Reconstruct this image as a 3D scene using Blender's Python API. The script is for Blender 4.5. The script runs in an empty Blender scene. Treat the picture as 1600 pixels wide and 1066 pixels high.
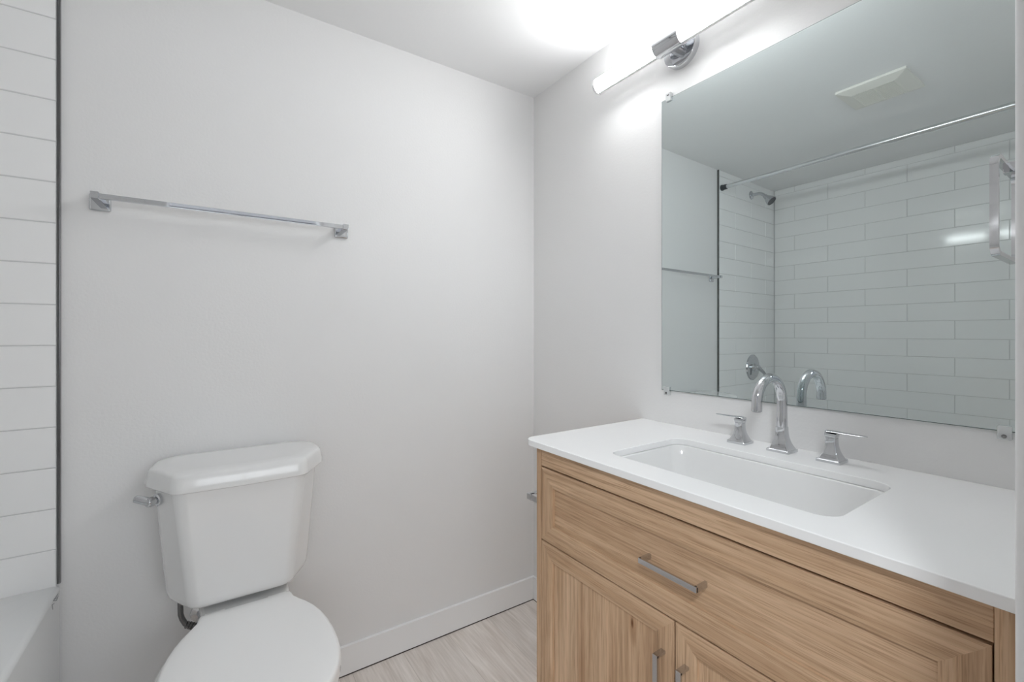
import bpy, bmesh, math, random
from mathutils import Vector, Matrix
random.seed(7)
S = bpy.context.scene
COL = S.collection

# ------------------------------------------------------------------ camera
F_PX, PHI, DL = 694.0, math.radians(34.43), math.radians(1.02)
CAM = (-1.1904, -1.5663, 1.1665)
H = 2.211                                   # ceiling height
cd = bpy.data.cameras.new('camera'); cam = bpy.data.objects.new('camera', cd); COL.objects.link(cam)
cam.location = CAM; cam.rotation_euler = (math.pi/2, 0, -PHI)
cd.sensor_fit = 'HORIZONTAL'; cd.sensor_width = 36.0; cd.lens = F_PX/1600*36
cd.shift_y = -11/1600; cd.clip_start = 0.01
S.camera = cam

# ------------------------------------------------------------------ world, exposure
LAMP, HALL_FILL, WORLD = 57.0, 82.0, 4.1
w = bpy.data.worlds.new('world'); S.world = w; w.use_nodes = True
w.node_tree.nodes['Background'].inputs[0].default_value = (0.9, 0.95, 1, 1)
w.node_tree.nodes['Background'].inputs[1].default_value = WORLD
pl = bpy.data.lights.new('fill_window_portal', 'AREA'); pl.shape = 'RECTANGLE'; pl.size = 3.1; pl.size_y = 1.19; pl.cycles.is_portal = True
po = bpy.data.objects.new('fill_window_portal', pl); COL.objects.link(po); po.location = (-1.05, -3.41, 1.545); po.rotation_euler = (math.pi/2, 0, 0)  # sampling portal for daylight through the added fill window
S.view_settings.view_transform = 'Standard'; S.view_settings.look = 'None'
S.view_settings.gamma = 1.0; S.view_settings.use_curve_mapping = False
S.view_settings.exposure = 0.03
S.cycles.max_bounces = 14; S.cycles.diffuse_bounces = 8; S.cycles.glossy_bounces = 8
S.cycles.transmission_bounces = 8

# ------------------------------------------------------------------ materials
def new_mat(name):
    m = bpy.data.materials.new(name); m.use_nodes = True
    nt = m.node_tree; b = nt.nodes['Principled BSDF']
    return m, nt, b
def setp(b, **k):
    for n, v in k.items(): b.inputs[n.replace('_', ' ')].default_value = v
def simple(name, col, rough=0.5, metal=0.0, coat=0.0, bump=None, spec=None):
    m, nt, b = new_mat(name)
    setp(b, Base_Color=(*col, 1), Roughness=rough, Metallic=metal, Coat_Weight=coat)
    if spec is not None: b.inputs['Specular IOR Level'].default_value = spec
    if bump:
        tc = nt.nodes.new('ShaderNodeTexCoord'); nz = nt.nodes.new('ShaderNodeTexNoise')
        bp = nt.nodes.new('ShaderNodeBump')
        nz.inputs['Scale'].default_value = bump[0]; nz.inputs['Detail'].default_value = bump[2] if len(bump) > 2 else 2
        bp.inputs['Strength'].default_value = bump[1]; bp.inputs['Distance'].default_value = 0.002
        nt.links.new(tc.outputs['Object'], nz.inputs['Vector']); nt.links.new(nz.outputs['Fac'], bp.inputs['Height'])
        nt.links.new(bp.outputs['Normal'], b.inputs['Normal'])
    return m
M = {}
M['wall'] = simple('wall_paint', (0.80, 0.795, 0.79), 0.55, bump=(140, 0.18, 3), spec=0.35)
M['ceiling'] = simple('ceiling_paint', (0.86, 0.86, 0.86), 0.8, bump=(90, 0.15, 3), spec=0.2)
M['trimpaint'] = simple('trim_paint', (0.87, 0.87, 0.87), 0.4)
M['tile'] = simple('glazed_tile', (0.90, 0.90, 0.895), 0.07, bump=(7, 0.025, 1))
M['grout'] = simple('grout', (0.68, 0.685, 0.685), 0.9)
M['hallpaint'] = simple('hall_paint_darkened', (0.30, 0.30, 0.31), 0.6)  # darkened so the chrome reflects the hall as if unlit
M['brushed'] = simple('brushed_steel', (0.78, 0.79, 0.80), 0.2, 1.0)
M['porcelain'] = simple('vitreous_china', (0.80, 0.80, 0.795), 0.10, coat=0.3)
M['seat'] = simple('seat_plastic', (0.89, 0.89, 0.885), 0.28)
M['acrylic'] = simple('tub_enamel', (0.80, 0.81, 0.81), 0.16)
M['quartz'] = simple('white_quartz', (0.90, 0.90, 0.90), 0.16)
M['chrome'] = simple('polished_chrome', (0.64, 0.65, 0.67), 0.045, 1.0)
M['satin'] = simple('satin_nickel', (0.60, 0.60, 0.61), 0.26, 1.0)
M['darkchrome'] = simple('tarnished_metal', (0.22, 0.22, 0.22), 0.22, 1.0)
M['steeltrim'] = simple('metal_edge_trim', (0.17, 0.17, 0.17), 0.22, 1.0)
M['dark'] = simple('dark_plastic', (0.05, 0.055, 0.06), 0.4)
M['gap'] = simple('gap_shade', (0.03, 0.02, 0.015), 0.8)  # near-black colour for shade in the cabinet and baseboard gaps
M['fan'] = simple('fan_plastic', (0.80, 0.79, 0.74), 0.45)
M['fandark'] = simple('fan_cavity', (0.30, 0.30, 0.29), 0.8)
M['mirror'] = simple('mirror_silvering', (0.70, 0.765, 0.765), 0.0, 1.0)
M['mirroredge'] = simple('mirror_edge_glass', (0.16, 0.20, 0.19), 0.15)
M['logo'] = simple('grey_print', (0.16, 0.16, 0.17), 0.5)
M['rubber'] = simple('nozzle_rubber', (0.12, 0.12, 0.13), 0.6)
# clear plastic
m, nt, b = new_mat('clear_plastic'); setp(b, Base_Color=(0.95, 0.97, 0.97, 1), Roughness=0.2, IOR=1.45, Transmission_Weight=0.45); M['clear'] = m
# lamp
m, nt, b = new_mat('lit_acrylic'); setp(b, Base_Color=(0.9, 0.9, 0.9, 1), Roughness=0.3, Emission_Color=(0.975, 0.99, 1.0, 1), Emission_Strength=LAMP); M['lamp'] = m
m, nt, b = new_mat('fill_lamp_glow'); setp(b, Base_Color=(0.9, 0.9, 0.9, 1), Roughness=0.3, Emission_Color=(0.92, 0.965, 1.0, 1), Emission_Strength=HALL_FILL); M['fill_lamp'] = m  # glow of the added hall fill lamp

def wood(name, axis):
    """light oak, grain along axis (0,1,2) in object space"""
    m, nt, b = new_mat(name); N = nt.nodes.new; L = nt.links.new
    tc = N('ShaderNodeTexCoord')
    def mp(along, across, off=0.0):
        x = N('ShaderNodeMapping'); s = [across]*3; s[axis] = along
        x.inputs['Scale'].default_value = s; x.inputs['Location'].default_value = (off, off*1.7, off*0.6)
        L(tc.outputs['Object'], x.inputs['Vector']); return x
    def noise(mapn, sc, det, dist=0.0, rough=0.55):
        n = N('ShaderNodeTexNoise'); n.inputs['Scale'].default_value = sc; n.inputs['Detail'].default_value = det
        n.inputs['Distortion'].default_value = dist; n.inputs['Roughness'].default_value = rough
        L(mapn.outputs['Vector'], n.inputs['Vector']); return n
    def ramp(fac, stops):
        r = N('ShaderNodeValToRGB'); e = r.color_ramp.elements
        while len(e) < len(stops): e.new(0.5)
        for i, (p, c) in enumerate(stops): e[i].position = p; e[i].color = (*c, 1)
        L(fac, r.inputs['Fac']); return r
    n1 = noise(mp(0.9, 9), 1.0, 4, 0.6)               # broad figure
    n2 = noise(mp(3.0, 150, 3), 1.0, 3, 0.2)         # fine streaks
    n3 = noise(mp(14, 620, 5), 1.0, 2, 0.0)         # pores
    n4 = noise(mp(1.6, 34, 9), 1.0, 3, 1.2)          # growth bands
    r1 = ramp(n1.outputs['Fac'], [(0.28, (0.475, 0.308, 0.188)), (0.5, (0.572, 0.390, 0.250)), (0.72, (0.640, 0.455, 0.305))])
    r4 = ramp(n4.outputs['Fac'], [(0.40, (0.88, 0.85, 0.81)), (0.50, (1.0, 1.0, 1.0)), (0.62, (1.05, 1.05, 1.05))])
    r2 = ramp(n2.outputs['Fac'], [(0.34, (0.76, 0.72, 0.67)), (0.52, (1, 1, 1)), (0.7, (1.12, 1.12, 1.12))])
    r3 = ramp(n3.outputs['Fac'], [(0.36, (0.66, 0.60, 0.54)), (0.47, (1, 1, 1))])
    prev = r1.outputs['Color']
    for r, f in ((r4, 0.8), (r2, 0.85), (r3, 0.7)):
        x = N('ShaderNodeMix'); x.data_type = 'RGBA'; x.blend_type = 'MULTIPLY'; x.inputs['Factor'].default_value = f
        L(prev, x.inputs['A']); L(r.outputs['Color'], x.inputs['B']); prev = x.outputs['Result']
    if axis == 2:      # one knot and one darker band in the left door, as figure of the wood
        sep = N('ShaderNodeSeparateXYZ'); L(tc.outputs['Object'], sep.inputs[0])
        def mth(op, a, b2, cl=False):
            q = N('ShaderNodeMath'); q.operation = op; q.use_clamp = cl
            for i, v in enumerate((a, b2)):
                if v is None: continue
                if isinstance(v, (int, float)): q.inputs[i].default_value = v
                else: L(v, q.inputs[i])
            return q.outputs[0]
        wob = mth('MULTIPLY', mth('SUBTRACT', n1.outputs['Fac'], 0.5), 0.05)
        yy = mth('ADD', sep.outputs['Y'], wob)
        def ell(y0, z0, ry, rz, amt, col):
            global_prev = prev_box[0]
            a = mth('DIVIDE', mth('SUBTRACT', yy, y0), ry); c = mth('DIVIDE', mth('SUBTRACT', sep.outputs['Z'], z0), rz)
            d = mth('ADD', mth('MULTIPLY', a, a), mth('MULTIPLY', c, c))
            f = mth('MULTIPLY', mth('SUBTRACT', 1.0, d, True), amt)
            x = N('ShaderNodeMix'); x.data_type = 'RGBA'; x.blend_type = 'MULTIPLY'; L(f, x.inputs['Factor'])
            L(global_prev, x.inputs['A']); x.inputs['B'].default_value = (*col, 1); prev_box[0] = x.outputs['Result']
        prev_box = [prev]
        ell(-0.158, 0.33, 0.022, 0.30, 0.75, (0.66, 0.55, 0.46))
        ell(-0.262, 0.30, 0.016, 0.28, 0.5, (0.72, 0.62, 0.54))
        ell(-0.318, 0.560, 0.012, 0.040, 0.6, (0.62, 0.50, 0.38))
        ell(-0.3175, 0.5700, 0.0036, 0.0120, 1.0, (0.38, 0.24, 0.13))
        prev = prev_box[0]
    L(prev, b.inputs['Base Color'])
    bp = N('ShaderNodeBump'); bp.inputs['Strength'].default_value = 0.12; bp.inputs['Distance'].default_value = 0.001
    L(n2.outputs['Fac'], bp.inputs['Height']); L(bp.outputs['Normal'], b.inputs['Normal'])
    b.inputs['Roughness'].default_value = 0.5; b.inputs['Specular IOR Level'].default_value = 0.35
    return m
M['wood_y'] = wood('oak_grain_across', 1)
M['wood_z'] = wood('oak_grain_upright', 2)

def floor_mat():
    m, nt, b = new_mat('pale_vinyl_plank'); N = nt.nodes.new; L = nt.links.new
    tc = N('ShaderNodeTexCoord')
    mp = N('ShaderNodeMapping'); mp.inputs['Rotation'].default_value = (0, 0, math.pi/2); mp.inputs['Location'].default_value = (0.3, 0.06, 0)
    L(tc.outputs['Object'], mp.inputs['Vector'])
    br = N('ShaderNodeTexBrick'); br.offset = 0.37; br.inputs['Scale'].default_value = 1.0
    br.inputs['Brick Width'].default_value = 1.2; br.inputs['Row Height'].default_value = 0.18
    br.inputs['Mortar Size'].default_value = 0.0008; br.inputs['Mortar Smooth'].default_value = 0.2
    br.inputs['Color1'].default_value = (0.98, 0.98, 0.98, 1); br.inputs['Color2'].default_value = (1.04, 1.03, 1.02, 1); br.inputs['Mortar'].default_value = (0.72, 0.70, 0.68, 1)
    L(mp.outputs['Vector'], br.inputs['Vector'])
    def streak(ax, al, det, dist):
        q = N('ShaderNodeMapping'); q.inputs['Scale'].default_value = (ax, al, 1); L(tc.outputs['Object'], q.inputs['Vector'])
        n = N('ShaderNodeTexNoise'); n.inputs['Scale'].default_value = 1; n.inputs['Detail'].default_value = det; n.inputs['Distortion'].default_value = dist
        L(q.outputs['Vector'], n.inputs['Vector']); return n
    n1 = streak(28, 3.0, 5, 1.2); n2 = streak(150, 7, 3, 0.3)
    r = N('ShaderNodeValToRGB'); e = r.color_ramp.elements; e[0].position = 0.3; e[0].color = (0.66, 0.60, 0.55, 1); e[1].position = 0.66; e[1].color = (0.82, 0.77, 0.73, 1)
    L(n1.outputs['Fac'], r.inputs['Fac'])
    r2 = N('ShaderNodeValToRGB'); e = r2.color_ramp.elements; e[0].position = 0.3; e[0].color = (0.86, 0.85, 0.83, 1); e[1].position = 0.6; e[1].color = (1.03, 1.03, 1.03, 1)
    L(n2.outputs['Fac'], r2.inputs['Fac'])
    prev = r.outputs['Color']
    for o in (r2.outputs['Color'], br.outputs['Color']):
        x = N('ShaderNodeMix'); x.data_type = 'RGBA'; x.blend_type = 'MULTIPLY'; x.inputs['Factor'].default_value = 0.9
        L(prev, x.inputs['A']); L(o, x.inputs['B']); prev = x.outputs['Result']
    L(prev, b.inputs['Base Color']); b.inputs['Roughness'].default_value = 0.45
    return m
M['floor'] = floor_mat()

# ------------------------------------------------------------------ geometry helpers
def finish(name, bm, mats, parent=None, smooth=35, loc=None, rotz=0.0):
    bmesh.ops.recalc_face_normals(bm, faces=bm.faces)
    me = bpy.data.meshes.new(name); bm.to_mesh(me); bm.free()
    if not isinstance(mats, (list, tuple)): mats = [mats]
    for k in mats: me.materials.append(M[k])
    if smooth:
        me.shade_smooth(); me.set_sharp_from_angle(angle=math.radians(smooth))
    o = bpy.data.objects.new(name, me); COL.objects.link(o)
    if parent: o.parent = parent
    if loc: o.location = loc
    o.rotation_euler.z = rotz
    if smooth:
        wn = o.modifiers.new('weighted_normals', 'WEIGHTED_NORMAL'); wn.keep_sharp = True; wn.weight = 80
    return o
def tag(o, label=None, cat=None, group=None, kind=None):
    if label: o['label'] = label
    if cat: o['category'] = cat
    if group: o['group'] = group
    if kind: o['kind'] = kind
    return o
def thing(name, label, cat, loc, rotz=0.0, group=None):
    e = bpy.data.objects.new(name, None); e.empty_display_size = 0.05; COL.objects.link(e)
    e.location = loc; e.rotation_euler.z = rotz
    return tag(e, label, cat, group)
def structure(o): o['kind'] = 'structure'; return o

def box(bm, x0, x1, y0, y1, z0, z1, bev=0.0, seg=2, mi=0, mat=None):
    r = bmesh.ops.create_cube(bm, size=1.0)
    vs = r['verts']
    T = Matrix.Translation(((x0+x1)/2, (y0+y1)/2, (z0+z1)/2)) @ Matrix.Diagonal((abs(x1-x0), abs(y1-y0), abs(z1-z0), 1))
    bmesh.ops.transform(bm, matrix=T, verts=vs)
    fs = list({f for v in vs for f in v.link_faces})
    for f in fs: f.material_index = mi
    if bev > 0:
        es = list({e for v in vs for e in v.link_edges})
        g = bmesh.ops.bevel(bm, geom=es, offset=bev, segments=seg, profile=0.5, affect='EDGES', clamp_overlap=True)
        for f in g['faces']: f.material_index = mi
        vs = list({v for f in g['faces'] for v in f.verts} | {v for v in vs if v.is_valid})
    if mat is not None: bmesh.ops.transform(bm, matrix=mat, verts=vs)
    return vs
def rpoly(pts, seg=6):
    """rounded polygon: pts = [(x, y, r)] -> list of 2D points, len(pts)*(seg+1)"""
    out = []; n = len(pts)
    for i in range(n):
        p = Vector(pts[i][:2]); a = Vector(pts[i-1][:2]); c = Vector(pts[(i+1) % n][:2]); r = pts[i][2]
        u = (a-p); v = (c-p); lu, lv = u.length, v.length; u.normalize(); v.normalize()
        if u.dot(v) < -0.9999:
            out += [(p.x+(v.x*(k/seg-0.5))*0.01, p.y+(v.y*(k/seg-0.5))*0.01) for k in range(seg+1)]; continue
        ang = u.angle(v); d = min(r/math.tan(ang/2), lu*0.49, lv*0.49); rr = d*math.tan(ang/2)
        p0 = p+u*d; bis = (u+v).normalized(); cen = p+bis*(rr/math.sin(ang/2))
        p1 = p+v*d
        a0 = math.atan2(*(p0-cen).yx); a1 = math.atan2(*(p1-cen).yx); da = (a1-a0+math.pi) % (2*math.pi)-math.pi
        for k in range(seg+1):
            t = a0+da*k/seg; out.append((cen.x+rr*math.cos(t), cen.y+rr*math.sin(t)))
    return out
def rrect(x0, x1, y0, y1, r, seg=6): return rpoly([(x0, y0, r), (x1, y0, r), (x1, y1, r), (x0, y1, r)], seg)
def loft(bm, rings, cap0=True, cap1=True, closed=True, mi=0):
    R = [[bm.verts.new(p) for p in r] for r in rings]
    n = len(R[0]); fs = []
    for a, b in zip(R[:-1], R[1:]):
        for i in range(n if closed else n-1):
            j = (i+1) % n
            fs.append(bm.faces.new((a[i], a[j], b[j], b[i])))
    if cap0: fs.append(bm.faces.new(R[0][::-1]))
    if cap1: fs.append(bm.faces.new(R[-1]))
    for f in fs: f.material_index = mi
    return R
def tube(bm, path, rad, n=20, caps=True, mi=0, squash=None):
    P = [Vector(p) for p in path]; rings = []
    t0 = (P[1]-P[0]).normalized(); up = Vector((0, 0, 1)) if abs(t0.z) < 0.9 else Vector((0, 1, 0))
    nrm = (up - t0*up.dot(t0)).normalized()
    for i, p in enumerate(P):
        t = (P[min(i+1, len(P)-1)]-P[max(i-1, 0)]).normalized()
        nrm = (nrm - t*nrm.dot(t)).normalized(); bn = t.cross(nrm)
        r = rad[i] if isinstance(rad, (list, tuple)) else rad
        sq = squash or 1.0
        rings.append([p+nrm*(r*sq*math.cos(2*math.pi*k/n))+bn*(r*math.sin(2*math.pi*k/n)) for k in range(n)])
    return loft(bm, rings, caps, caps, mi=mi)
def lathe(bm, prof, origin, axis, n=32, mi=0):
    """prof = [(distance along axis, radius)]"""
    a = Vector(axis).normalized(); up = Vector((0, 0, 1)) if abs(a.z) < 0.9 else Vector((1, 0, 0))
    u = (up-a*up.dot(a)).normalized(); v = a.cross(u); o = Vector(origin)
    rings = [[o+a*d+u*(max(r, 1e-5)*math.cos(2*math.pi*k/n))+v*(max(r, 1e-5)*math.sin(2*math.pi*k/n)) for k in range(n)] for d, r in prof]
    return loft(bm, rings, mi=mi)
def BM(): return bmesh.new()
def wb(u, v, z=0.0):           # back-wall frame: u along the wall, v out of it, to world
    return Vector((u*math.cos(DL)-v*math.sin(DL), -u*math.sin(DL)-v*math.cos(DL), z))
def plane_curve(name, polys, z, thick, bev, mat):
    """slab from 2D outlines (first outer, others holes)"""
    cu = bpy.data.curves.new(name, 'CURVE'); cu.dimensions = '2D'; cu.fill_mode = 'BOTH'
    cu.extrude = thick/2-bev; cu.bevel_depth = bev; cu.bevel_resolution = 2; cu.offset = -bev
    for p in polys:
        s = cu.splines.new('POLY'); s.points.add(len(p)-1); s.use_cyclic_u = True
        for i, q in enumerate(p): s.points[i].co = (q[0], q[1], 0, 1)
    o = bpy.data.objects.new(name+'_tmp', cu); COL.objects.link(o)
    dg = bpy.context.evaluated_depsgraph_get(); me = bpy.data.meshes.new_from_object(o.evaluated_get(dg))
    bpy.data.objects.remove(o); bpy.data.curves.remove(cu)
    bm = BM(); bm.from_mesh(me); bpy.data.meshes.remove(me)
    bmesh.ops.remove_doubles(bm, verts=bm.verts, dist=1e-5)
    bmesh.ops.translate(bm, verts=bm.verts, vec=(0, 0, z+thick/2))
    for f in bm.faces: f.material_index = 0
    return bm

# ================================================================== ROOM SHELL
SY = -1.511          # bathroom face of the door-side wall
LX = -2.249          # tile face of the tub wall
YB = 0.2
bm = BM(); box(bm, -3.0, 0.9, -3.6, YB, -0.06, 0); structure(finish('floor', bm, 'floor', smooth=0))
bm = BM(); box(bm, -3.0, 0.9, SY-0.12, YB, H, H+0.06); structure(finish('ceiling', bm, 'ceiling', smooth=0))
bm = BM(); box(bm, -3.0, 0.9, -3.6, SY-0.12, H, H+0.06); structure(finish('ceiling_hall', bm, 'hallpaint', smooth=0))
bm = BM(); box(bm, 0, 0.1, SY-0.12, 0.0, 0, H); structure(finish('wall_right', bm, 'wall', smooth=0))
# back wall (turned about one degree against the vanity wall)
bm = BM(); box(bm, LX-0.12, 0.12, 0, 0.12, 0, H)
wback = structure(finish('wall_back', bm, 'wall', smooth=0, rotz=-DL))
bm = BM(); box(bm, LX-0.12, LX-0.009, SY-0.12, 0.03, 0, H); wleft = structure(finish('wall_left', bm, 'wall', smooth=0))
# door-side wall with the opening the photograph is taken through
JR, JL, DH = -0.655, -1.435, 2.04
bm = BM()
box(bm, JR, 0.0, SY-0.12, SY, 0, H); box(bm, LX-0.009, JL, SY-0.12, SY, 0, H); box(bm, JL, JR, SY-0.12, SY, DH, H)
wfront = structure(finish('wall_front', bm, 'wall', smooth=0))
# casing and jamb round the opening
bm = BM()
box(bm, -0.6444, -0.580, SY, SY+0.012, 0, DH+0.07, 0.002)
box(bm, JL-0.075, JL-0.0106, SY, SY+0.012, 0, DH+0.07, 0.002)
box(bm, JL-0.0106, -0.6444, SY, SY+0.012, DH+0.0106, DH+0.07, 0.002)
box(bm, JR-0.012, JR, SY-0.12, SY, 0, DH, 0.001); box(bm, JL, JL+0.012, SY-0.12, SY, 0, DH, 0.001)
box(bm, JL, JR, SY-0.12, SY, DH-0.012, DH, 0.001)
structure(finish('trim_1', bm, 'trimpaint'))
# hallway beyond the door
HY = -3.4
WX0, WX1, WZ0, WZ1 = -2.6, 0.5, 0.95, 2.14       # wide unseen window, added at the far side of the hall for fill
bm = BM(); box(bm, -2.9, WX0, HY-0.1, HY, 0, H); box(bm, WX1, 0.8, HY-0.1, HY, 0, H); box(bm, WX0, WX1, HY-0.1, HY, 0, WZ0); box(bm, WX0, WX1, HY-0.1, HY, WZ1, H)
structure(finish('wall_hall_far', bm, 'hallpaint', smooth=0))
bm = BM()
for x in (WX0+0.03, -1.05, WX1-0.03): box(bm, x-0.03, x+0.03, HY-0.07, HY-0.02, WZ0, WZ1)
for z in (WZ0+0.03, WZ1-0.03): box(bm, WX0, WX1, HY-0.07, HY-0.02, z-0.03, z+0.03)
structure(finish('fill_window_1', bm, 'trimpaint', smooth=0))  # frame of the added fill window
bm = BM(); box(bm, -3.0, -2.9, HY, SY-0.12, 0, H); structure(finish('wall_hall_left', bm, 'hallpaint', smooth=0))
bm = BM(); box(bm, 0.8, 0.9, HY, SY-0.12, 0, H); structure(finish('wall_hall_right', bm, 'hallpaint', smooth=0))
bm = BM(); box(bm, 0.1, 0.8, SY-0.12, SY-0.02, 0, H); box(bm, -2.9, LX-0.12, SY-0.12, SY-0.02, 0, H); structure(finish('wall_hall_near', bm, 'hallpaint', smooth=0))
# baseboards
bm = BM()
box(bm, -1.4995, -0.0005, -0.012, 0, 0.0038, 0.100, 0.0012)
box(bm, -1.4995, -0.0005, -0.0115, 0, 0.0, 0.0038, mi=1)      # dark strip painted as the shade in the expansion gap below the board
structure(finish('baseboard_back', bm, ['trimpaint', 'gap'], rotz=-DL))
bm = BM(); box(bm, -0.012, 0, -0.63, -0.0125, 0.0038, 0.100, 0.0012); box(bm, -0.0115, 0, -0.63, -0.0125, 0.0, 0.0038, mi=1)  # dark strip again stands for the shade under the board
structure(finish('baseboard_right', bm, ['trimpaint', 'gap']))

# ---- wall tiles: 16 by 4 inch glazed, half-bond
ZL0, PZ, PL, G = 0.5155, 0.1036, 0.4087, 0.0022
def tile_panel(name, a0, a1, joints_even, joints_odd, place, parent):
    """a = running coordinate along the wall; place(a, out, z) -> point"""
    bm = BM()
    q = [place(a, 0.0064, z) for a, z in ((a0, ZL0-0.004), (a1, ZL0-0.004), (a1, H), (a0, H))]
    f = bm.faces.new([bm.verts.new(p) for p in q]); f.material_index = 1
    n = 0
    while ZL0+n*PZ < H-0.004:
        z0, z1 = ZL0+n*PZ, min(ZL0+(n+1)*PZ, H+G/2)
        J = sorted(j for j in (joints_even if n % 2 == 0 else joints_odd) if a0+0.01 < j < a1-0.01)
        ed = [a0]+J+[a1]
        for s, e in zip(ed[:-1], ed[1:]):
            s2, e2, b0, b1 = s+G/2, e-G/2, z0+G/2, z1-G/2
            tz, ta = random.uniform(-1, 1)*0.00005, random.uniform(-1, 1)*0.0002
            def ring(ins, out):
                r = []
                for sa, sz in ((0, 0), (1, 0), (1, 1), (0, 1)):
                    a = (e2-ins) if sa else (s2+ins); z = (b1-ins) if sz else (b0+ins)
                    r.append(place(a, out+(tz*(2*sz-1)+ta*(2*sa-1) if out > 0.0068 else 0), z))
                return r
            loft(bm, [ring(0, 0.0062), ring(0, 0.0072), ring(0.0006, 0.0085), ring(0.0018, 0.0090)], cap0=False)
        n += 1
    o = finish(name, bm, ['tile', 'grout'], parent, smooth=0)
    return o
# tiles on the tub wall (x = LX) and on the back wall above the tub; 9 mm thick
je = [-0.1045-PL*k for k in range(-1, 5)]; jo = [-0.309-PL*k for k in range(-1, 5)]
tile_panel('tile_panel', SY, 0.0305, je, jo, lambda a, o, z: Vector((LX-0.009+o, a, z)), wleft)
tile_panel('tile_panel', -2.2492, -1.5065, [-1.913], [-1.709, -2.117], lambda a, o, z: Vector((a, -o, z)), wback)
# tile panel on the wall at the foot of the tub
tile_panel('tile_panel', LX, -1.5100, [-1.913], [-1.709, -2.117], lambda a, o, z: Vector((a, SY+o, z)), wfront)
# metal edge strip where the tiles stop
bm = BM(); box(bm, -1.5062, -1.4998, -0.0102, 0, 0.5305, H-0.001, 0.001, 2); structure(finish('trim_2', bm, 'steeltrim', rotz=-DL))

# ================================================================== VANITY LIGHT
LY, LZ, LXX = -0.747, 2.030, -0.065
t = thing('vanity_light', 'chrome wall light with two glowing white tubes above the mirror', 'light', (0, LY, LZ))
bm = BM(); lathe(bm, [(0, 0.056), (0.016, 0.056), (0.019, 0.0545), (0.0205, 0.051), (0.0205, 0.0)], (0, 0, 0), (-1, 0, 0), 48)
finish('backplate', bm, 'chrome', t)
bm = BM(); lathe(bm, [(0.020, 0.022), (0.05, 0.022)], (0, 0, 0), (-1, 0, 0), 32); finish('arm', bm, 'chrome', t)
bm = BM(); lathe(bm, [(-0.043, 0.0245), (-0.043, 0.0285), (-0.041, 0.0295), (0.041, 0.0295), (0.043, 0.0285), (0.043, 0.0245)], (LXX, 0, 0), (0, 1, 0), 40)
finish('tube_holder', bm, 'chrome', t)
for s in (1, -1):
    bm = BM(); lathe(bm, [(0.040, 0.0255), (0.286, 0.0255)], (LXX, 0, 0), (0, s, 0), 40)
    bm.faces.ensure_lookup_table()
    back = [f for f in bm.faces if f.calc_center_median().x > LXX-0.003]
    bmesh.ops.delete(bm, geom=back, context='FACES')
    finish('diffuser_tube', bm, 'lamp', t)
    bm = BM(); lathe(bm, [(0.041, 0.0250), (0.286, 0.0250)], (LXX, 0, 0), (0, s, 0), 40)
    bm.faces.ensure_lookup_table()
    bmesh.ops.delete(bm, geom=[f for f in bm.faces if f.calc_center_median().x < LXX-0.008], context='FACES')
    finish('backing_channel', bm, 'trimpaint', t)
    bm = BM(); lathe(bm, [(0.286, 0.0262), (0.293, 0.0262), (0.296, 0.0245), (0.296, 0)], (LXX, 0, 0), (0, s, 0), 40)
    finish('end_cap', bm, 'trimpaint', t)
# added fill lamp on the hall ceiling (unseen, gives soft light from behind the viewer)
t = thing('hall_fill_light', 'added round white fill light, unseen on the hallway ceiling', 'light', (-1.75, -2.15, H))
bm = BM(); lathe(bm, [(0, 0.19), (0.02, 0.19), (0.025, 0.185)], (0, 0, 0), (0, 0, -1), 40); finish('base', bm, 'trimpaint', t)
bm = BM(); lathe(bm, [(0.025, 0.175), (0.05, 0.165), (0.075, 0.13), (0.09, 0.07), (0.094, 0.0)], (0, 0, 0), (0, 0, -1), 40); finish('glass_shade', bm, 'fill_lamp', t)

# ================================================================== MIRROR
MY0, MY1, MZ0, MZ1 = -1.432, -0.6755, 0.9905, 1.9005
bm = BM()
mr = lambda x, i: [Vector((x, y, z)) for y, z in ((MY0+i, MZ0+i), (MY1-i, MZ0+i), (MY1-i, MZ1-i), (MY0+i, MZ1-i))]
loft(bm, [mr(-0.0015, 0), mr(-0.0062, 0), mr(-0.0075, 0.0019)])
for f in bm.faces: f.material_index = 1
bm.faces.ensure_lookup_table(); bm.faces[-1].material_index = 0
o = finish('wall_mirror', bm, ['mirror', 'mirroredge'], smooth=0)
tag(o, 'large frameless rectangular mirror on the wall above the vanity', 'mirror')
# shift origin down to the mirror's base
o.data.transform(Matrix.Translation((0, -(MY0+MY1)/2, -MZ0))); o.location = (0, (MY0+MY1)/2, MZ0)
def mirror_clip(y, z, up, label):
    t = thing('mirror_clip', label, 'clip', (0, y, z), group='clear clips holding the mirror')
    s = 1 if up else -1
    bm = BM()
    box(bm, -0.0135, 0, -0.009, 0.009, *sorted((0.001*s, 0.014*s)), 0.0015)
    box(bm, -0.0135, -0.0078, -0.009, 0.009, *sorted((-0.011*s, 0.003*s)), 0.001)
    finish('clip_body', bm, 'clear', t)
    bm = BM(); lathe(bm, [(0.0125, 0.0035), (0.0145, 0.0035), (0.0155, 0.002), (0.0155, 0)], (0, 0, 0.0075*s), (-1, 0, 0), 16)
    finish('screw', bm, 'darkchrome', t)
mirror_clip(-0.7040, MZ1, True, 'clear plastic clip on the top left corner of the mirror')
mirror_clip(-0.6975, MZ0, False, 'clear plastic clip under the bottom left corner of the mirror')
mirror_clip(-1.4085, MZ0, False, 'clear plastic clip under the bottom right corner of the mirror')

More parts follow.
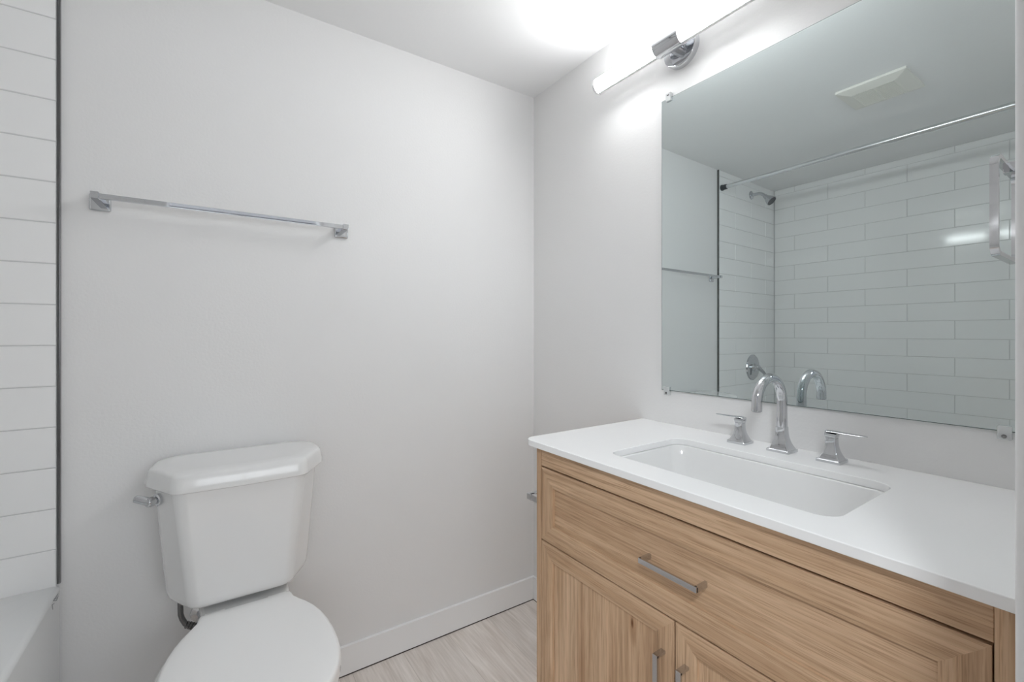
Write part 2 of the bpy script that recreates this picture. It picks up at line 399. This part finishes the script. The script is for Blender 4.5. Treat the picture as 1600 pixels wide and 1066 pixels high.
# ================================================================== VANITY CABINET
CX = -0.475                      # plane of the fronts
CY0, CY1 = -1.4835, -0.6375      # right and left side of the cabinet
CT = 0.871                       # top of the cabinet
t = thing('vanity_cabinet', 'light oak vanity cabinet with one wide drawer over two doors', 'cabinet', (0, CY1, 0))
cy = CY1
def vb(name, mats, boxes, parent=t, bev=0.0008, loc=None):
    bm = BM()
    for bb in boxes:
        x0, x1, y0, y1, z0, z1 = bb[:6]
        box(bm, x0, x1, y0-cy, y1-cy, z0, z1, bev, 1)
    return finish(name, bm, mats, parent)
vb('side_panel', 'wood_z', [(CX, -0.006, CY1-0.0175, CY1, 0, CT)])
vb('side_panel', 'wood_z', [(CX, -0.006, CY0, CY0+0.0205, 0, CT)])
YI0, YI1 = CY0+0.0205, CY1-0.0175
vb('back_panel', 'wood_z', [(-0.012, -0.006, YI0, YI1, 0.09, CT)])
vb('bottom_panel', 'wood_y', [(CX+0.03, -0.012, YI0, YI1, 0.09, 0.108)])
vb('gap_shade_sheet', 'gap', [(CX+0.024, CX+0.030, YI0, YI1, 0.108, 0.822)])  # dark sheet behind the fronts, painted shade for the gaps between them
vb('toe_kick', 'wood_y', [(CX+0.06, CX+0.075, YI0, YI1, 0, 0.09)])
vb('top_rail', 'wood_y', [(CX+0.0015, CX+0.0195, YI0+0.0003, YI1-0.0003, 0.8245, CT)])

def front(name, y0, y1, z0, z1, fw, grain, parent):
    """shaker front lying in plane x=CX facing -x; mitred frame + recessed panel"""
    bm = BM(); T = 0.018
    c = [(y0, z0), (y1, z0), (y1, z1), (y0, z1)]
    i1 = [(y0+fw, z0+fw), (y1-fw, z0+fw), (y1-fw, z1-fw), (y0+fw, z1-fw)]
    def P(q, x): return bm.verts.new((x, q[0]-cy, q[1]))
    def ins(q, k, d):     # inset ring corner k of q by d
        sy = 1 if k in (0, 3) else -1; sz = 1 if k in (0, 1) else -1
        return (q[k][0]+sy*d, q[k][1]+sz*d)
    e = 0.0009
    A0 = [P(c[k], CX+T) for k in range(4)]; A1 = [P(c[k], CX+e) for k in range(4)]
    A2 = [P(ins(c, k, e), CX) for k in range(4)]
    B1 = [P(ins(i1, k, -0.0080), CX) for k in range(4)]
    B2 = [P(ins(i1, k, -0.0065), CX+0.0008) for k in range(4)]
    B3 = [P(ins(i1, k, -0.0008), CX+0.0020) for k in range(4)]
    B4 = [P(ins(i1, k, 0), CX+0.0075) for k in range(4)]
    rings = [A0, A1, A2, B1, B2, B3, B4]
    for a, b2 in zip(rings[:-1], rings[1:]):
        for k in range(4):
            j = (k+1) % 4
            f = bm.faces.new((a[k], a[j], b2[j], b2[k]))
            f.material_index = 0 if k in (0, 2) else 1       # rails across, stiles upright
    f = bm.faces.new(A0[::-1]); f.material_index = 0
    fr = finish(name, bm, ['wood_y', 'wood_z'], parent, smooth=0)
    bm = BM(); box(bm, CX+0.0070, CX+0.0150, y0+fw-0.0005-cy, y1-fw+0.0005-cy, z0+fw-0.0005, z1-fw+0.0005)
    p = finish('centre_panel', bm, grain, fr, smooth=0)
    return fr
def bar_handle(parent, y0, y1, z0, z1, along):
    """flat bar pull with two square-ended legs"""
    d, th, wd = 0.026, 0.0055, 0.0105
    bm = BM()
    if along == 'y':
        zc = (z0+z1)/2
        box(bm, CX-d, CX-d+th, y0-cy, y1-cy, zc-wd/2, zc+wd/2, 0.0009)
        for yy in (y0, y1-th): box(bm, CX-d+0.001, CX+0.009, yy-cy, yy+th-cy, zc-wd/2, zc+wd/2, 0.0006)
    else:
        yc = (y0+y1)/2
        box(bm, CX-d, CX-d+th, yc-wd/2-cy, yc+wd/2-cy, z0, z1, 0.0009)
        for zz in (z0, z1-th): box(bm, CX-d+0.001, CX+0.0005, yc-wd/2-cy, yc+wd/2-cy, zz, zz+th, 0.0006)
    o = finish('handle', bm, 'satin', parent); o['label'] = 'satin metal bar handle'
DY0, DY1 = -1.4612, -0.6577
dr = front('drawer', DY0, DY1, 0.6350, 0.8208, 0.0455, 'wood_y', t)
bar_handle(dr, -1.1180, -0.9930, 0.722, 0.732, 'y')
bm = BM()
for q in ((CX+0.018, -0.03, DY0+0.02, DY0+0.032, 0.64, 0.70), (CX+0.018, -0.03, DY1-0.032, DY1-0.02, 0.64, 0.70), (-0.045, -0.03, DY0+0.032, DY1-0.032, 0.64, 0.70)):
    box(bm, q[0], q[1], q[2]-cy, q[3]-cy, q[4], q[5])
finish('drawer_box', bm, 'wood_y', dr)
d1 = front('door', -1.0553, DY1, 0.095, 0.6318, 0.0435, 'wood_z', t)
bar_handle(d1, -1.0370, -1.0265, 0.440, 0.566, 'z')
d2 = front('door', DY0, -1.0583, 0.095, 0.6318, 0.0435, 'wood_z', t)
bar_handle(d2, -1.0870, -1.0765, 0.440, 0.566, 'z')

# ================================================================== COUNTERTOP
KT = 0.887
outer = rpoly([(-0.0005, SY+0.0005, 0.001), (-0.0005, -0.597, 0.004), (-0.4895, -0.597, 0.032), (-0.4895, SY+0.0005, 0.001)], 10)
SX0, SX1, SY0, SY1 = -0.4120, -0.1430, -1.2900, -0.8300
hole = rrect(SX0, SX1, SY0, SY1, 0.032, 10)[::-1]
bm = plane_curve('countertop', [outer, hole], 0, KT-CT, 0.0016, 'quartz')
o = finish('countertop', bm, 'quartz', smooth=40, loc=(0, 0, CT))
tag(o, 'white quartz countertop with rounded corner on the oak vanity', 'countertop')

# ---- undermount basin
t = thing('undermount_sink', 'white rectangular ceramic sink set under the countertop cut-out', 'sink', ((SX0+SX1)/2, (SY0+SY1)/2, 0.735))
cx0, cy0_ = (SX0+SX1)/2, (SY0+SY1)/2
hx, hy = (SX1-SX0)/2, (SY1-SY0)/2
def sr(ix, iy, z, r, shift=0.0): return [Vector((x, y, z-0.735)) for x, y in rrect(-hx+ix+shift, hx-ix+shift, -hy+iy, hy-iy, r, 8)]
bm = BM()
rings = [sr(-0.022, -0.022, CT-0.0003, 0.045), sr(0.0015, 0.0015, CT-0.0003, 0.031), sr(0.004, 0.004, CT-0.003, 0.032), sr(0.010, 0.011, 0.845, 0.036), sr(0.017, 0.022, 0.800, 0.040),
         sr(0.026, 0.034, 0.765, 0.046), sr(0.038, 0.050, 0.752, 0.05), sr(0.062, 0.080, 0.746, 0.05), sr(0.105, 0.17, 0.742, 0.02),
         ]
loft(bm, rings, cap0=False, cap1=True)
out = [sr(-0.022, -0.022, CT-0.0003, 0.045), sr(-0.022, -0.022, CT-0.012, 0.045), sr(-0.005, -0.005, CT-0.02, 0.04), sr(0.01, 0.012, 0.765, 0.05), sr(0.04, 0.05, 0.736, 0.05)]
loft(bm, out, cap0=False, cap1=True)
bmesh.ops.remove_doubles(bm, verts=bm.verts, dist=1e-6)
finish('basin', bm, 'porcelain', t, smooth=50)
bm = BM(); lathe(bm, [(0, 0.03), (0.002, 0.029), (0.003, 0.021), (0.001, 0.019), (0.005, 0.018), (0.006, 0.0)], (0, 0, 0.007), (0, 0, 1), 32)
finish('drain', bm, 'chrome', t)

# ================================================================== FAUCET
def flared(bm, z0, h, base, neck, p=2.6, plate=0.006):
    """square pedestal with concave sides and chamfered corners"""
    def sq(h2, z, c):
        q = rrect(-h2, h2, -h2, h2, c, 2); return [Vector((x, y, z)) for x, y in q]
    R = [sq(base, z0, 0.003), sq(base, z0+plate-0.001, 0.003), sq(base-0.001, z0+plate, 0.003), sq(base-0.0025, z0+plate+0.0002, 0.004)]
    n = 14
    for i in range(1, n+1):
        s = i/n; hh = neck+(base-0.0025-neck)*(1-s)**p
        R.append(sq(hh, z0+plate+0.0002+(h-plate)*s, 0.004+0.002*s))
    return R
t = thing('faucet', 'chrome gooseneck faucet with two lever handles behind the sink', 'faucet', (-0.058, -1.0555, KT))
bm = BM(); R = flared(bm, 0, 0.058, 0.0255, 0.0118, 2.8); loft(bm, R)
finish('base', bm, 'chrome', t, smooth=28)
bm = BM(); ar = 0.0590; zc = 1.0055-KT; path = [(0, 0, 0.056), (0, 0, 0.066), (0, 0, 0.08), (0, 0, zc*0.8), (0, 0, zc)]
rad = [0.0118, 0.0116, 0.0114, 0.0112, 0.011]
for k in range(1, 29):
    a = math.pi*k/28; path.append((-ar+ar*math.cos(a), 0, zc+ar*math.sin(a))); rad.append(0.011)
path.append((-2*ar, 0, zc-0.008)); rad.append(0.0112); path.append((-2*ar, 0, zc-0.0125)); rad.append(0.0108)
tube(bm, path, rad, 32, True); finish('spout', bm, 'chrome', t, smooth=40)
bm = BM(); lathe(bm, [(0, 0.0085), (0.0012, 0.0085), (0.0012, 0)], (-2*ar, 0, zc-0.0123), (0, 0, -1), 20); finish('aerator', bm, 'rubber', t)
def handle(y, s):
    dx, dy = -0.002, y+1.0555
    def mv(bm): bmesh.ops.translate(bm, verts=bm.verts, vec=(dx, dy, 0)); return bm
    bm = BM(); loft(bm, flared(bm, 0, 0.051, 0.0235, 0.0108, 2.6)); hb = finish('handle', mv(bm), 'chrome', t, smooth=28)
    bm = BM(); box(bm, -0.0095, 0.0095, -0.0095, 0.0095, 0.050, 0.0545, 0.001)
    box(bm, -0.0112, 0.0112, -0.0112, 0.0112, 0.0540, 0.0625, 0.0025); finish('hub', mv(bm), 'chrome', hb, smooth=30)
    bm = BM(); rings = []
    pr = [(-0.0112, 0.0628, 0.0045, 0.0100), (-0.006, 0.0650, 0.0030, 0.0108), (0.004, 0.0655, 0.0026, 0.0108), (0.02, 0.0652, 0.0022, 0.0095), (0.04, 0.0650, 0.0019, 0.0082), (0.058, 0.0650, 0.0016, 0.0072), (0.0635, 0.0650, 0.0010, 0.0045)]
    for yy, zz, th, wd in pr:
        rings.append([Vector((wd*math.cos(a), s*yy, zz+th*math.sin(a))) for a in [2*math.pi*k/20 for k in range(20)]])
    loft(bm, rings); finish('lever', mv(bm), 'chrome', hb, smooth=50)
handle(-0.9555, 1)
handle(-1.1590, -1)

# ================================================================== TOILET
TU = -1.109
t = thing('toilet', 'white two-piece toilet with closed lid against the back wall', 'toilet', wb(TU, 0, 0), -DL)
# local frame: x along wall, y = -v (into room is negative)
def tank_ring(hw, v0, v1, fh, z, ins=0.0, vm=0.50, bow=0.0, rs=0.080, rb=0.040):
    hw -= ins; v0 += ins; v1 -= ins; fh -= ins*0.4
    vmid = v0+(v1-v0)*vm
    pts = [(-hw*0.93, -v0, rb), (-hw, -vmid, rs), (-fh, -v1, 0.034), (0, -v1-bow, 0.5), (fh, -v1, 0.034), (hw, -vmid, rs), (hw*0.93, -v0, rb)]
    return [Vector((x, y, z)) for x, y in rpoly(pts, 8)]
bm = BM(); R = []
def body(z, ins=0.0):
    s = (0.785-z)/(0.785-0.478)
    return tank_ring(0.193-0.022*s, 0.030+0.004*s, 0.262-0.026*s, 0.140-0.030*s, z, ins)
for z, i in ((0.4740, 0.035), (0.4742, 0.022), (0.4765, 0.0125), (0.482, 0.0055), (0.490, 0.0018), (0.502, 0.0003), (0.55, 0), (0.62, 0), (0.70, 0), (0.784, 0)): R.append(body(z, i))
loft(bm, R); finish('tank', bm, 'porcelain', t, smooth=60)
bm = BM(); R = []
for z, i in ((0.7835, 0.016), (0.7835, -0.001), (0.786, -0.003), (0.796, -0.0025), (0.812, 0.001), (0.820, 0.0035), (0.8245, 0.008), (0.8268, 0.014), (0.8285, 0.024), (0.8300, 0.05)):
    R.append(tank_ring(0.2095, 0.016, 0.270, 0.142, z, i, 0.52, 0.007, 0.085, 0.062))
loft(bm, R); finish('tank_lid', bm, 'porcelain', t, smooth=60)
# flush lever on the left shoulder
bm = BM()
n = Vector((-0.80, -0.60, 0)).normalized(); o0 = Vector((-0.1800, -0.190, 0.7570))
lathe(bm, [(-0.003, 0.0150), (0.003, 0.0150), (0.005, 0.0125), (0.006, 0.0085), (0.010, 0.0085), (0.011, 0.0115), (0.022, 0.0115), (0.0235, 0.0105), (0.0240, 0.0)], o0, n, 28)
p0 = o0+n*0.0165
tube(bm, [p0, p0+Vector((-0.008, 0.002, 0.003)), p0+Vector((-0.018, 0.005, 0.007)), p0+Vector((-0.029, 0.008, 0.0115)), p0+Vector((-0.031, 0.0085, 0.0122))], [0.0095, 0.0098, 0.0092, 0.0086, 0.006], 20)
o = finish('flush_lever', bm, 'chrome', t, smooth=45); o['label'] = 'chrome flush lever'
# seat + lid outline: half width against v
prof = [(0.2345, 0.092), (0.2350, 0.1015), (0.243, 0.1045), (0.262, 0.1075), (0.285, 0.120), (0.308, 0.1335), (0.335, 0.1460), (0.37, 0.1570), (0.41, 0.1650), (0.455, 0.1695), (0.50, 0.1705),
        (0.54, 0.1675), (0.575, 0.160), (0.605, 0.1475), (0.632, 0.130), (0.655, 0.107), (0.672, 0.080), (0.683, 0.050), (0.688, 0.022)]
BO = 0.008        # bowl centre against tank centre
def seat_ring(z, ins=0.0):
    back = [(-0.092+0.184*k/12, 0.2345) for k in range(1, 12)]
    L = [(-h, v) for v, h in prof] + [(h, v) for v, h in reversed(prof)] + [(-x, v) for x, v in back]
    cen = Vector((0, 0.43)); out = []
    for q in L:
        p = Vector(q); d_ = p-cen; p = cen+d_*(1-ins/d_.length)
        out.append(Vector((p.x+BO, -p.y, z)))
    return out
bm = BM()
loft(bm, [seat_ring(z, i) for z, i in ((0.4440, 0.004), (0.4450, 0.001), (0.449, -0.0005), (0.456, 0.000), (0.4605, 0.0018), (0.4635, 0.005), (0.4652, 0.010), (0.4660, 0.03))])
finish('lid', bm, 'seat', t, smooth=60)
bm = BM(); loft(bm, [seat_ring(z, i) for z, i in ((0.4240, 0.012), (0.4240, 0.005), (0.427, 0.002), (0.438, 0.002), (0.4415, 0.004), (0.4428, 0.010))])
finish('seat', bm, 'seat', t, smooth=60)
for s in (-1, 1):
    bm = BM(); lathe(bm, [(-0.022, 0.009), (-0.021, 0.0105), (0.021, 0.0105), (0.022, 0.009)], (s*0.07+BO, -0.229, 0.449), (1, 0, 0), 20)
    finish('hinge', bm, 'seat', t)
# bowl
def bowl_ring(z, hw, v0, v1, p=2.3, n=56):
    out = []; vc = (v0+v1)/2; hv = (v1-v0)/2
    for k in range(n):
        a = 2*math.pi*k/n; c, s = math.cos(a), math.sin(a)
        x = hw*math.copysign(abs(c)**(2/p), c); v = vc+hv*math.copysign(abs(s)**(2/p), s)
        if v < vc: x *= 1-0.22*((vc-v)/hv)**2       # narrower towards the wall
        out.append(Vector((x+BO, -v, z)))
    return out
bm = BM()
loft(bm, [bowl_ring(*q) for q in ((0.0, 0.105, 0.10, 0.52, 3), (0.012, 0.108, 0.098, 0.525, 3), (0.05, 0.100, 0.10, 0.51, 3), (0.14, 0.098, 0.10, 0.51, 2.8), (0.22, 0.112, 0.10, 0.55, 2.6),
      (0.30, 0.142, 0.10, 0.615, 2.4), (0.36, 0.168, 0.11, 0.665, 2.2), (0.395, 0.180, 0.12, 0.692, 2.15), (0.412, 0.1835, 0.13, 0.700, 2.1), (0.4205, 0.181, 0.135, 0.698, 2.1), (0.4236, 0.172, 0.145, 0.688, 2.1))])
finish('bowl', bm, 'porcelain', t, smooth=60)
bm = BM()
dk = lambda z, i: [Vector((x+BO, y, z)) for x, y in rpoly([(-0.112+i, -0.060-i, 0.02), (-0.099+i, -0.262+i, 0.02), (0.099-i, -0.262+i, 0.02), (0.112-i, -0.060-i, 0.02)], 6)]
loft(bm, [dk(0.36, 0.03), dk(0.40, 0.012), dk(0.415, 0.004), dk(0.450, 0.0), dk(0.4565, 0.003), dk(0.4585, 0.010)])
o = finish('deck', bm, 'porcelain', t, smooth=60)
bm = BM(); box(bm, -0.075, 0.085, -0.175, -0.08, 0.455, 0.480, 0.01); finish('tank_gasket', bm, 'dark', t)

# ---- supply line and stop valve left of the bowl
t = thing('water_supply_valve', 'dark metal supply pipe and stop valve under the toilet tank', 'pipe', wb(-1.19, 0.0, 0.30), -DL)
ux = lambda u, v, z: (u+1.19, -v, z-0.30)
bm = BM(); tube(bm, [ux(-1.2490, 0.1, 0.49), ux(-1.2490, 0.1, 0.43), ux(-1.2485, 0.1, 0.412), ux(-1.2455, 0.1, 0.400), ux(-1.2385, 0.1, 0.384), ux(-1.2300, 0.1, 0.374), ux(-1.220, 0.1, 0.366)], 0.0065, 16)
finish('supply_pipe', bm, 'darkchrome', t, smooth=50)
bm = BM()
d = Vector((0.0175, 0, -0.0105)).normalized(); o0 = Vector(ux(-1.2370, 0.1, 0.381))
for k in range(4): lathe(bm, [(k*0.007, 0.0075), (k*0.007+0.001, 0.0098), (k*0.007+0.0045, 0.0098), (k*0.007+0.0055, 0.0075)], o0, d, 8)
lathe(bm, [(0, 0.0078), (0.030, 0.0078)], o0, d, 16)
finish('coupling_nut', bm, 'darkchrome', t, smooth=25)
bm = BM(); lathe(bm, [(0, 0.028), (0.003, 0.027), (0.006, 0.012), (0.02, 0.008), (0.10, 0.008)], ux(-1.205, 0, 0.352), (0, -1, 0), 24)
lathe(bm, [(-0.02, 0.011), (0.02, 0.011)], ux(-1.205, 0.1, 0.355), (0, 0, 1), 20)
finish('valve_body', bm, 'chrome', t, smooth=45)
bm = BM(); lathe(bm, [(0.0, 0.004), (0.015, 0.004), (0.016, 0.014), (0.024, 0.014), (0.025, 0.012)], ux(-1.205, 0.10, 0.352), (0, -1, 0), 10)
finish('valve_knob', bm, 'chrome', t, smooth=30)

# ================================================================== TOWEL BAR
ZT = 1.5145
t = thing('towel_bar', 'long square chrome towel bar on the wall above the toilet', 'towel bar', wb(-1.120, 0, ZT), -DL)
def bracket(uc, parent):
    x = uc+1.120
    bm = BM()
    box(bm, x-0.022, x+0.022, -0.009, 0, -0.0225, 0.0225, 0.005, 3)
    box(bm, x-0.0085, x+0.0085, -0.0725, -0.006, -0.0045, 0.0125, 0.0012)
    return finish('wall_bracket', bm, 'chrome', parent, smooth=30)
bracket(-1.425, t); bracket(-0.815, t)
bm = BM(); box(bm, -0.298, 0.298, -0.0695, -0.0605, -0.0035, 0.0095, 0.0008); finish('bar', bm, 'chrome', t, smooth=30)

# ================================================================== TOWEL RING on the door-side wall
t = thing('towel_ring', 'square chrome towel ring beside the right edge of the mirror', 'towel ring', (-0.140, SY, 1.430))
bm = BM(); box(bm, -0.022, 0.022, 0, 0.009, -0.022, 0.022, 0.004, 3); box(bm, -0.0085, 0.0085, 0.006, 0.086, -0.009, 0.008, 0.001); finish('wall_bracket', bm, 'chrome', t, smooth=30)
bm = BM()
hw, th = 0.090, 0.0065
for ring_r in (0,):
    o_ = rrect(-hw, hw, -0.146, 0.006, 0.019, 8); i_ = rrect(-hw+th, hw-th, -0.146+th, 0.006-th, 0.013, 8)
    yf, yb = 0.0885, 0.0790
    rings = [[Vector((x, yb, z)) for x, z in i_], [Vector((x, yb, z)) for x, z in o_], [Vector((x, yf, z)) for x, z in o_], [Vector((x, yf, z)) for x, z in i_]]
    loft(bm, rings+[rings[0]], False, False)
bmesh.ops.remove_doubles(bm, verts=bm.verts, dist=1e-6)
finish('ring', bm, 'chrome', t, smooth=30)

# ================================================================== TOILET PAPER HOLDER on the cabinet's side
t = thing('toilet_paper_holder', 'small square satin metal paper holder on the left side of the vanity', 'paper holder', (-0.4475, CY1, 0.716))
bm = BM(); box(bm, -0.020, 0.020, 0, 0.007, -0.020, 0.020, 0.003); box(bm, -0.008, 0.008, 0.005, 0.058, -0.008, 0.008, 0.001)
finish('wall_bracket', bm, 'satin', t, smooth=30)
bm = BM(); box(bm, -0.010, 0.150, 0.050, 0.068, -0.008, 0.008, 0.0012); finish('arm', bm, 'satin', t, smooth=30)

# ================================================================== BATHTUB
TZ, AX = 0.5265, -1.5005
yb = lambda x: -x*math.tan(DL)-0.0095
t = thing('bathtub', 'white alcove bathtub with flat rim along the tiled wall', 'bathtub', ((LX+AX)/2, (SY+0.02)/2, 0))
ox, oy = (LX+AX)/2, (SY+0.02)/2
def tr(z, i, r, back=None, left=None, front=None, foot=None):
    l = LX+0.0005+(left if left is not None else i); f = AX-(front if front is not None else i)
    bk = back if back is not None else i; ft = SY+0.0095+(foot if foot is not None else i)
    return [Vector((x-ox, y-oy, z)) for x, y in rpoly([(l, ft, r), (f, ft, r), (f, yb(f)-bk, r), (l, yb(l)-bk, r)], 8)]
bm = BM()
loft(bm, [tr(0, 0.0, 0.001), tr(TZ-0.012, 0.0, 0.001, 0, 0, 0.0, 0), tr(TZ-0.005, 0, 0.001, 0, 0, 0.001, 0), tr(TZ-0.001, 0, 0.001, 0, 0, 0.006, 0), tr(TZ, 0, 0.001, 0, 0, 0.012, 0), tr(TZ, 0.075, 0.09, 0.10, 0.05, 0.095, 0.09),
          tr(TZ-0.006, 0.08, 0.09, 0.108, 0.056, 0.103, 0.098), tr(TZ-0.03, 0.09, 0.10, 0.115, 0.062, 0.109, 0.105), tr(0.22, 0.12, 0.11, 0.14, 0.10, 0.14, 0.20), tr(0.16, 0.14, 0.12, 0.17, 0.13, 0.17, 0.26), tr(0.14, 0.2, 0.12, 0.25, 0.2, 0.24, 0.4)])
finish('tub_body', bm, 'acrylic', t, smooth=50)
bm = BM()   # small printed maker's mark near the top corner of the apron
def stroke(y0, z0, y1, z1, wd=0.0014):
    a = Vector((y0, z0)); b_ = Vector((y1, z1)); d_ = (b_-a).normalized(); n_ = Vector((-d_.y, d_.x))*wd/2
    q = [a-n_, b_-n_, b_+n_, a+n_]
    loft(bm, [[Vector((AX+0.0001-ox, p.x-oy, p.y)) for p in q], [Vector((AX+0.0006-ox, p.x-oy, p.y)) for p in q]])
for s in ((0.0007, 0.5129, -0.0415, 0.5161), (-0.0415, 0.5161, -0.0137, 0.5031), (-0.0137, 0.5031, 0.0025, 0.5072), (-0.0333, 0.5167, -0.0051, 0.506), (-0.0523, 0.5121, -0.0469, 0.4978), (-0.0523, 0.5114, -0.0333, 0.5057)): stroke(*s)
o = finish('maker_mark', bm, 'logo', t, smooth=0); o['label'] = 'small grey printed mark'

# ================================================================== SHOWER
RX, RZ = -1.535, 2.100
t = thing('shower_curtain_rod', 'straight chrome shower curtain rod across the tub, seen in the mirror', 'curtain rod', (RX, yb(RX)+0.0, RZ))
y0 = 0.0; y1 = SY+0.0092-yb(RX)
bm = BM(); tube(bm, [(0, y0-0.01, 0), (0, -0.62, 0)], 0.0125, 24); finish('inner_rod', bm, 'brushed', t)
bm = BM(); tube(bm, [(0, -0.61, 0), (0, y1+0.01, 0)], 0.0140, 24); finish('outer_rod', bm, 'brushed', t)
for a, s in ((y0-0.0003, -1), (y1, 1)):
    bm = BM(); lathe(bm, [(0.0, 0.019), (0.008, 0.019), (0.012, 0.0165), (0.034, 0.0160), (0.036, 0.014)], (0, a, 0), (0, s, 0), 28); finish('end_cap', bm, 'dark', t)
t = thing('shower_fixture', 'chrome cone shower head on a bent arm, seen in the mirror', 'shower', wb(-1.9125, 0.009, 2.121), -DL)
bm = BM(); lathe(bm, [(0, 0.0285), (0.003, 0.028), (0.008, 0.020), (0.010, 0.011)], (0, 0, 0), (0, -1, 0), 32); finish('flange', bm, 'chrome', t)
bm = BM(); path = [(0, -0.005, 0), (0, -0.03, 0.0005), (0, -0.052, -0.001), (0, -0.068, -0.007), (0, -0.080, -0.016), (0, -0.094, -0.030)]
tube(bm, path, 0.0105, 20); finish('arm', bm, 'chrome', t, smooth=50)
d = Vector((0, -0.70, -0.714)).normalized(); o0 = Vector((0, -0.088, -0.025))
bm = BM(); lathe(bm, [(0, 0.012), (0.004, 0.0145), (0.014, 0.0145), (0.020, 0.017), (0.048, 0.0300), (0.062, 0.0335), (0.066, 0.0325)], o0, d, 36); hd = finish('shower_head', bm, 'chrome', t, smooth=50)
bm = BM(); lathe(bm, [(0.0655, 0.029), (0.0675, 0.029), (0.0675, 0)], o0, d, 36)
finish('spray_face', bm, 'rubber', hd)
t = thing('shower_valve', 'round chrome shower valve with lever handle, seen in the mirror', 'shower valve', wb(-1.929, 0.009, 0.9365), -DL)
bm = BM(); lathe(bm, [(0, 0.088), (0.003, 0.088), (0.008, 0.083), (0.010, 0.060), (0.012, 0.045), (0.012, 0)], (0, 0, 0), (0, -1, 0), 48); finish('escutcheon', bm, 'chrome', t, smooth=25)
bm = BM(); lathe(bm, [(0.010, 0.030), (0.016, 0.024), (0.038, 0.022), (0.046, 0.019), (0.048, 0.0)], (0, 0, 0), (0, -1, 0), 28); finish('hub', bm, 'chrome', t, smooth=40)
bm = BM(); tube(bm, [(0, -0.036, 0.004), (-0.012, -0.046, -0.010), (-0.03, -0.058, -0.030), (-0.045, -0.066, -0.052), (-0.052, -0.069, -0.064)], [0.012, 0.0125, 0.011, 0.0095, 0.006], 20); finish('lever', bm, 'chrome', t, smooth=50)

# ================================================================== EXHAUST FAN
FX0, FX1, FY0, FY1 = -1.302, -1.064, -1.010, -0.769
t = thing('exhaust_fan', 'square off-white exhaust fan grille on the ceiling, seen in the mirror', 'fan', ((FX0+FX1)/2, (FY0+FY1)/2, H))
hx, hy = (FX1-FX0)/2, (FY1-FY0)/2
bm = BM()
f = lambda z, i: [Vector((x, y, z)) for x, y in rrect(-hx+i, hx-i, -hy+i, hy-i, 0.004, 3)]
loft(bm, [f(0, 0.001), f(-0.007, 0), f(-0.009, 0.001), f(-0.022, 0.042), f(-0.0215, 0.046), f(-0.012, 0.046)], False, False)
finish('frame', bm, 'fan', t, smooth=25)
bm = BM(); box(bm, -hx+0.03, hx-0.03, -hy+0.03, hy-0.03, -0.010, -0.004); finish('cavity', bm, 'fandark', t)
bm = BM(); n = 15
for k in range(n):
    x = -hx+0.050+(2*hx-0.1)*k/(n-1)
    box(bm, x-0.0033, x+0.0033, -hy+0.045, hy-0.045, -0.0205, -0.011, 0.0005, 1)
for y in (-0.0, -hy+0.048, hy-0.048): box(bm, -hx+0.045, hx-0.045, y-0.003, y+0.003, -0.022, -0.011, 0.0008, 1)
finish('louvres', bm, 'fan', t, smooth=25)
